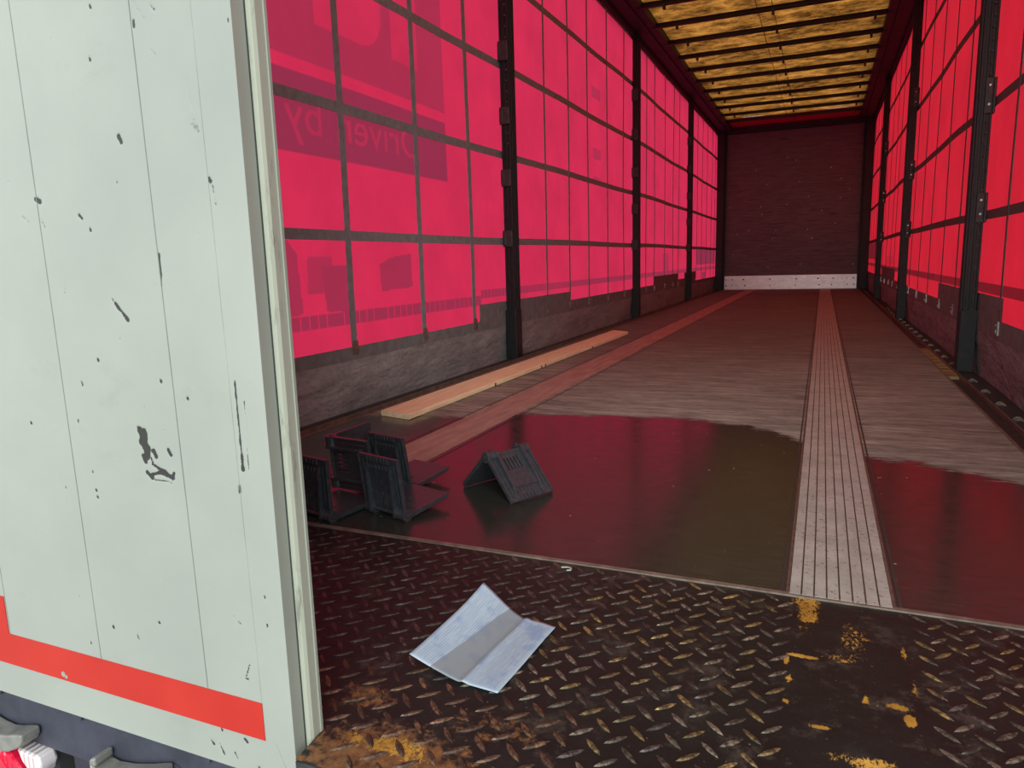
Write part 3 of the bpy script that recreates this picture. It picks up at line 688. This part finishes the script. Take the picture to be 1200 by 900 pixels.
# ------------------------------------------------------------------ wooden plank
pk = empty('wooden_plank', (-.975, 1.08, 0)); pk.rotation_euler = (0, 0, math.radians(-.7))
b = MB(); W2 = .078; LP_ = 3.33; hz_ = .022
prof_ = [(-W2, .002), (-W2+.002, 0), (W2-.002, 0), (W2, .002), (W2, hz_-.003), (W2-.003, hz_), (-W2+.003, hz_), (-W2, hz_-.003)]
secs = [(0, 0), (.004, 0), (LP_-.10, 0), (LP_, .0)]; vs = []
for i, (t, _) in enumerate([(0, 0), (.9, 0), (1.8, 0), (2.6, 0), (LP_, 0)]):
    for p, q in prof_: vs.append((p + .004*math.sin(t*1.3), t + (-.02*p/W2 if i == 0 else (-.05*p/W2 if i == 4 else 0)), q+.001+.003*math.sin(t*1.1)**2))
fs = [tuple(range(8)), tuple(range(32, 40))[::-1]]
for i in range(4):
    for k_ in range(8): a = 8*i+k_; b_ = 8*i+(k_+1) % 8; fs.append((a, b_, b_+8, a+8))
b.add(vs, fs); b.build('board', M_PLANK, pk)
k = MB()
for t in (.75, 1.36, 1.42, 2.3): k.box(W2+.0045, W2+.0075, t, t+.012, .004, .019)
k.build('split_mark', m_simple('dark_knot', srgb(120, 74, 52), .7), pk)
tag(pk, 'long pale wooden plank lying on the deck beside the left curtain', 'plank')

# ------------------------------------------------------------------ edge protectors
def protector_meshes():
    W_, L_, T = .070, .145, .0045      # half width, leg length, thickness
    def flap(f):
        b = MB()
        def bx(u0, u1, v0, v1, n0, n1, nt0=None, nt1=None):
            vs = []
            for (u, nn) in ((u0, n1 if nt0 is None else nt0), (u1, n1 if nt1 is None else nt1)):
                for v in (v0, v1):
                    for n_ in (n0, nn): vs.append(f(u, v, n_))
            b.add(vs, [(0, 1, 3, 2), (4, 6, 7, 5), (0, 4, 5, 1), (2, 3, 7, 6), (0, 2, 6, 4), (1, 5, 7, 3)])
        bx(.004, .020, -W_, W_, -T, 0); bx(.055, L_, -W_, W_, -T, 0)
        bx(.020, .055, -W_, -.030, -T, 0); bx(.020, .055, .030, W_, -T, 0)
        for i in range(6):
            v = -.030+i*.0108; bx(.020, .055, v, v+.0058, -T, .001)
        for s_ in (-1, 1):
            a, c = sorted((s_*W_, s_*(W_-.004))); bx(.004, L_-.004, a, c, 0, .006)
            a, c = sorted((s_*.056, s_*.053)); bx(.03, L_-.012, a, c, 0, .005)
            a, c = sorted((s_*.046, s_*.039)); bx(.0, .105, a, c, 0, .010, .016, .010); bx(.105, .128, a, c, 0, .010, .010, .001)
        bx(.060, .108, -.040, .040, 0, .0022, .001, .0035)
        bx(.128, L_, -.066, .066, 0, .0035, .002, .0035)
        for i in range(7):
            v = -.037+i*.0118; bx(.131, L_-.002, v, v+.005, .003, .0075); bx(.112, .122, v+.001, v+.004, 0, .0045)
        return b
    fa = flap(lambda u, v, n_: (u, v, n_)); fb = flap(lambda u, v, n_: (-n_, v, -u))
    r = MB()
    for s_ in (-1, 1):
        r.cyl((.004, s_*.040, -.004), (.004, s_*.0705, -.004), .0150, 16)
        r.cyl((.004, s_*.0705, -.004), (.004, s_*.073, -.004), .006, 10)
    r.cyl((.003, -.041, -.003), (.003, .041, -.003), .0058, 12)
    return fa, fb, r
fa, fb, rr_ = protector_meshes()
prot0 = empty('edge_protector')
fa.build('flap', M_PROT, prot0, bevel=.0008); fb.build('flap', M_PROT, prot0, bevel=.0008); rr_.build('corner_ridge', M_PROT, prot0, bevel=.001)
used = [False]
def place_prot(c, a, b_, label):
    """c: ridge centre, a: direction of one leg, b_: direction of the other leg"""
    o = prot0 if not used[0] else copy_tree(prot0); used[0] = True
    a = Vector(a).normalized(); b_ = Vector(b_); b_ = (b_-a*b_.dot(a)).normalized(); Z = -b_; Y = Z.cross(a)
    m = Matrix((a, Y, Z)).transposed().to_4x4(); m.translation = Vector(c); o.matrix_world = m
    o.location = m.translation; o.rotation_euler = m.to_euler()
    tag(o, label, 'edge protector', 'black plastic edge protectors on the wet deck')
    return o
s2 = .7071
place_prot((-.187, .386, .1062), (.89*s2, -.453*s2, -s2), (-.89*s2, .453*s2, -s2), 'black plastic edge protector standing like a tent, alone on the wet deck')
place_prot((-.383, .112, .0085), (.27, .96, .13), (0, 0, 1), 'black plastic edge protector at the front of the heap, one flap flat and one upright')
place_prot((-.485, .305, .0085), (.27, .96, .16), (0, 0, 1), 'black plastic edge protector at the back right of the heap, upright flap leaning')
place_prot((-.548, .043, .0085), (.20, .98, .03), (.0, -.04, 1), 'black plastic edge protector at the heap nearest the white door')
place_prot((-.615, .215, .088), (.96, -.20, .02), (.2, .96, .06), 'black plastic edge protector on its side in the heap, slotted flap facing out')

# ------------------------------------------------------------------ sheet of paper
def m_paper():
    n = NT('printed_paper'); 
    w1 = n.n('ShaderNodeTexWave', {'Vector': n.n('ShaderNodeMapping', {0: n.n('ShaderNodeTexCoord').outputs['UV'], 3: (1, 1, 1)}).outputs[0], 'Scale': 13., 'Distortion': .0}, bands_direction='X').outputs[0]
    uv = n.n('ShaderNodeTexCoord').outputs['UV']; su = n.n('ShaderNodeSeparateXYZ', {0: uv})
    br = n.n('ShaderNodeTexNoise', {'Vector': n.n('ShaderNodeMapping', {0: uv, 3: (60, 7, 1)}).outputs[0], 'Scale': 1., 'Detail': 6.}).outputs[0]
    bl = n.n('ShaderNodeTexNoise', {'Vector': n.n('ShaderNodeMapping', {0: uv, 3: (3, 4, 1)}).outputs[0], 'Scale': 1.3, 'Detail': 2.}).outputs[0]
    ln = n.math('MULTIPLY', n.mask(w1, .55, .85), n.mask(br, .40, .52))
    edge = n.math('MULTIPLY', n.math('LESS_THAN', n.math('ABSOLUTE', n.math('SUBTRACT', su.outputs[0], .5)), .45), n.math('LESS_THAN', n.math('ABSOLUTE', n.math('SUBTRACT', su.outputs[1], .5)), .46))
    ln = n.math('MULTIPLY', ln, edge)
    base = n.mix(n.math('MULTIPLY', n.mask(bl, .52, .64), .55), srgb(164, 186, 202), srgb(120, 150, 192))
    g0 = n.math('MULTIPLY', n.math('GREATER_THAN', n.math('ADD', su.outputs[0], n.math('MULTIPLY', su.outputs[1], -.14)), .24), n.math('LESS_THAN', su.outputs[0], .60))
    base = n.mix(n.math('MULTIPLY', g0, .75), base, srgb(122, 130, 132))  # grey middle band: crease shading partly put into the sheet's colour
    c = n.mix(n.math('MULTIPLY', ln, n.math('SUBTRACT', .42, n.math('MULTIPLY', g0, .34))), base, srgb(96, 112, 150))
    t = n.n('ShaderNodeBsdfTranslucent', {0: c}).outputs[0]
    return n.done(n.n('ShaderNodeMixShader', {0: .12, 1: n.bsdf(c, .6, spec=.3), 2: t}).outputs[0])
BL, BR, TR, TL = map(np.array, ((.018, -.443, .003), (.166, -.455, .003), (.180, -.255, .003), (.040, -.232, .042)))
nu, nv = 28, 36; vs = []; uvs = []
for i in range(nu+1):
    for k_ in range(nv+1):
        u, v = i/nu, k_/nv
        p = (BL*(1-u)+BR*u)*(1-v)+(TL*(1-u)+TR*u)*v
        z0 = .006+.016*(1-v); lft = max(0, 1-u/.58); z = .0035 + (z0*(1-v)+.044*v)*(lft**1.25) + .012*v*max(0, 1-abs(u-.62)/.06)*0
        z += .0025*math.exp(-((u-.62)/.03)**2) + .0012*math.sin(9*u+7*v)*v
        p = p.copy(); p[2] = z; vs.append(tuple(p)); uvs.append((u, v))
me = bpy.data.meshes.new('paper_sheet'); fs = [(i*(nv+1)+k_, (i+1)*(nv+1)+k_, (i+1)*(nv+1)+k_+1, i*(nv+1)+k_+1) for i in range(nu) for k_ in range(nv)]
me.from_pydata(vs, [], fs); ul = me.uv_layers.new(name='UVMap')
for lp in me.loops: ul.data[lp.index].uv = uvs[lp.vertex_index]
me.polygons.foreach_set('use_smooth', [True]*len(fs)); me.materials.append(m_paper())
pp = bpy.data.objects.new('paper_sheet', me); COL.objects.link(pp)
sm = pp.modifiers.new('thick', 'SOLIDIFY'); sm.thickness = .0004; sm.offset = 1
tag(pp, 'creased bluish white printed sheet lying on the black tread plate', 'paper')

# small litter
cl = MB()
pts = [(.012, -.035), (.024, -.030), (.032, -.033), (.033, -.041), (.026, -.045)]
for a, b_ in zip(pts, pts[1:]): cl.cyl((a[0]+.10, a[1], .0042), (b_[0]+.10, b_[1], .0042), .0016, 6)
tag(cl.build('curl_of_string', M_DFRAME), 'tiny curl of white string on the tread plate near the deck edge', 'string')
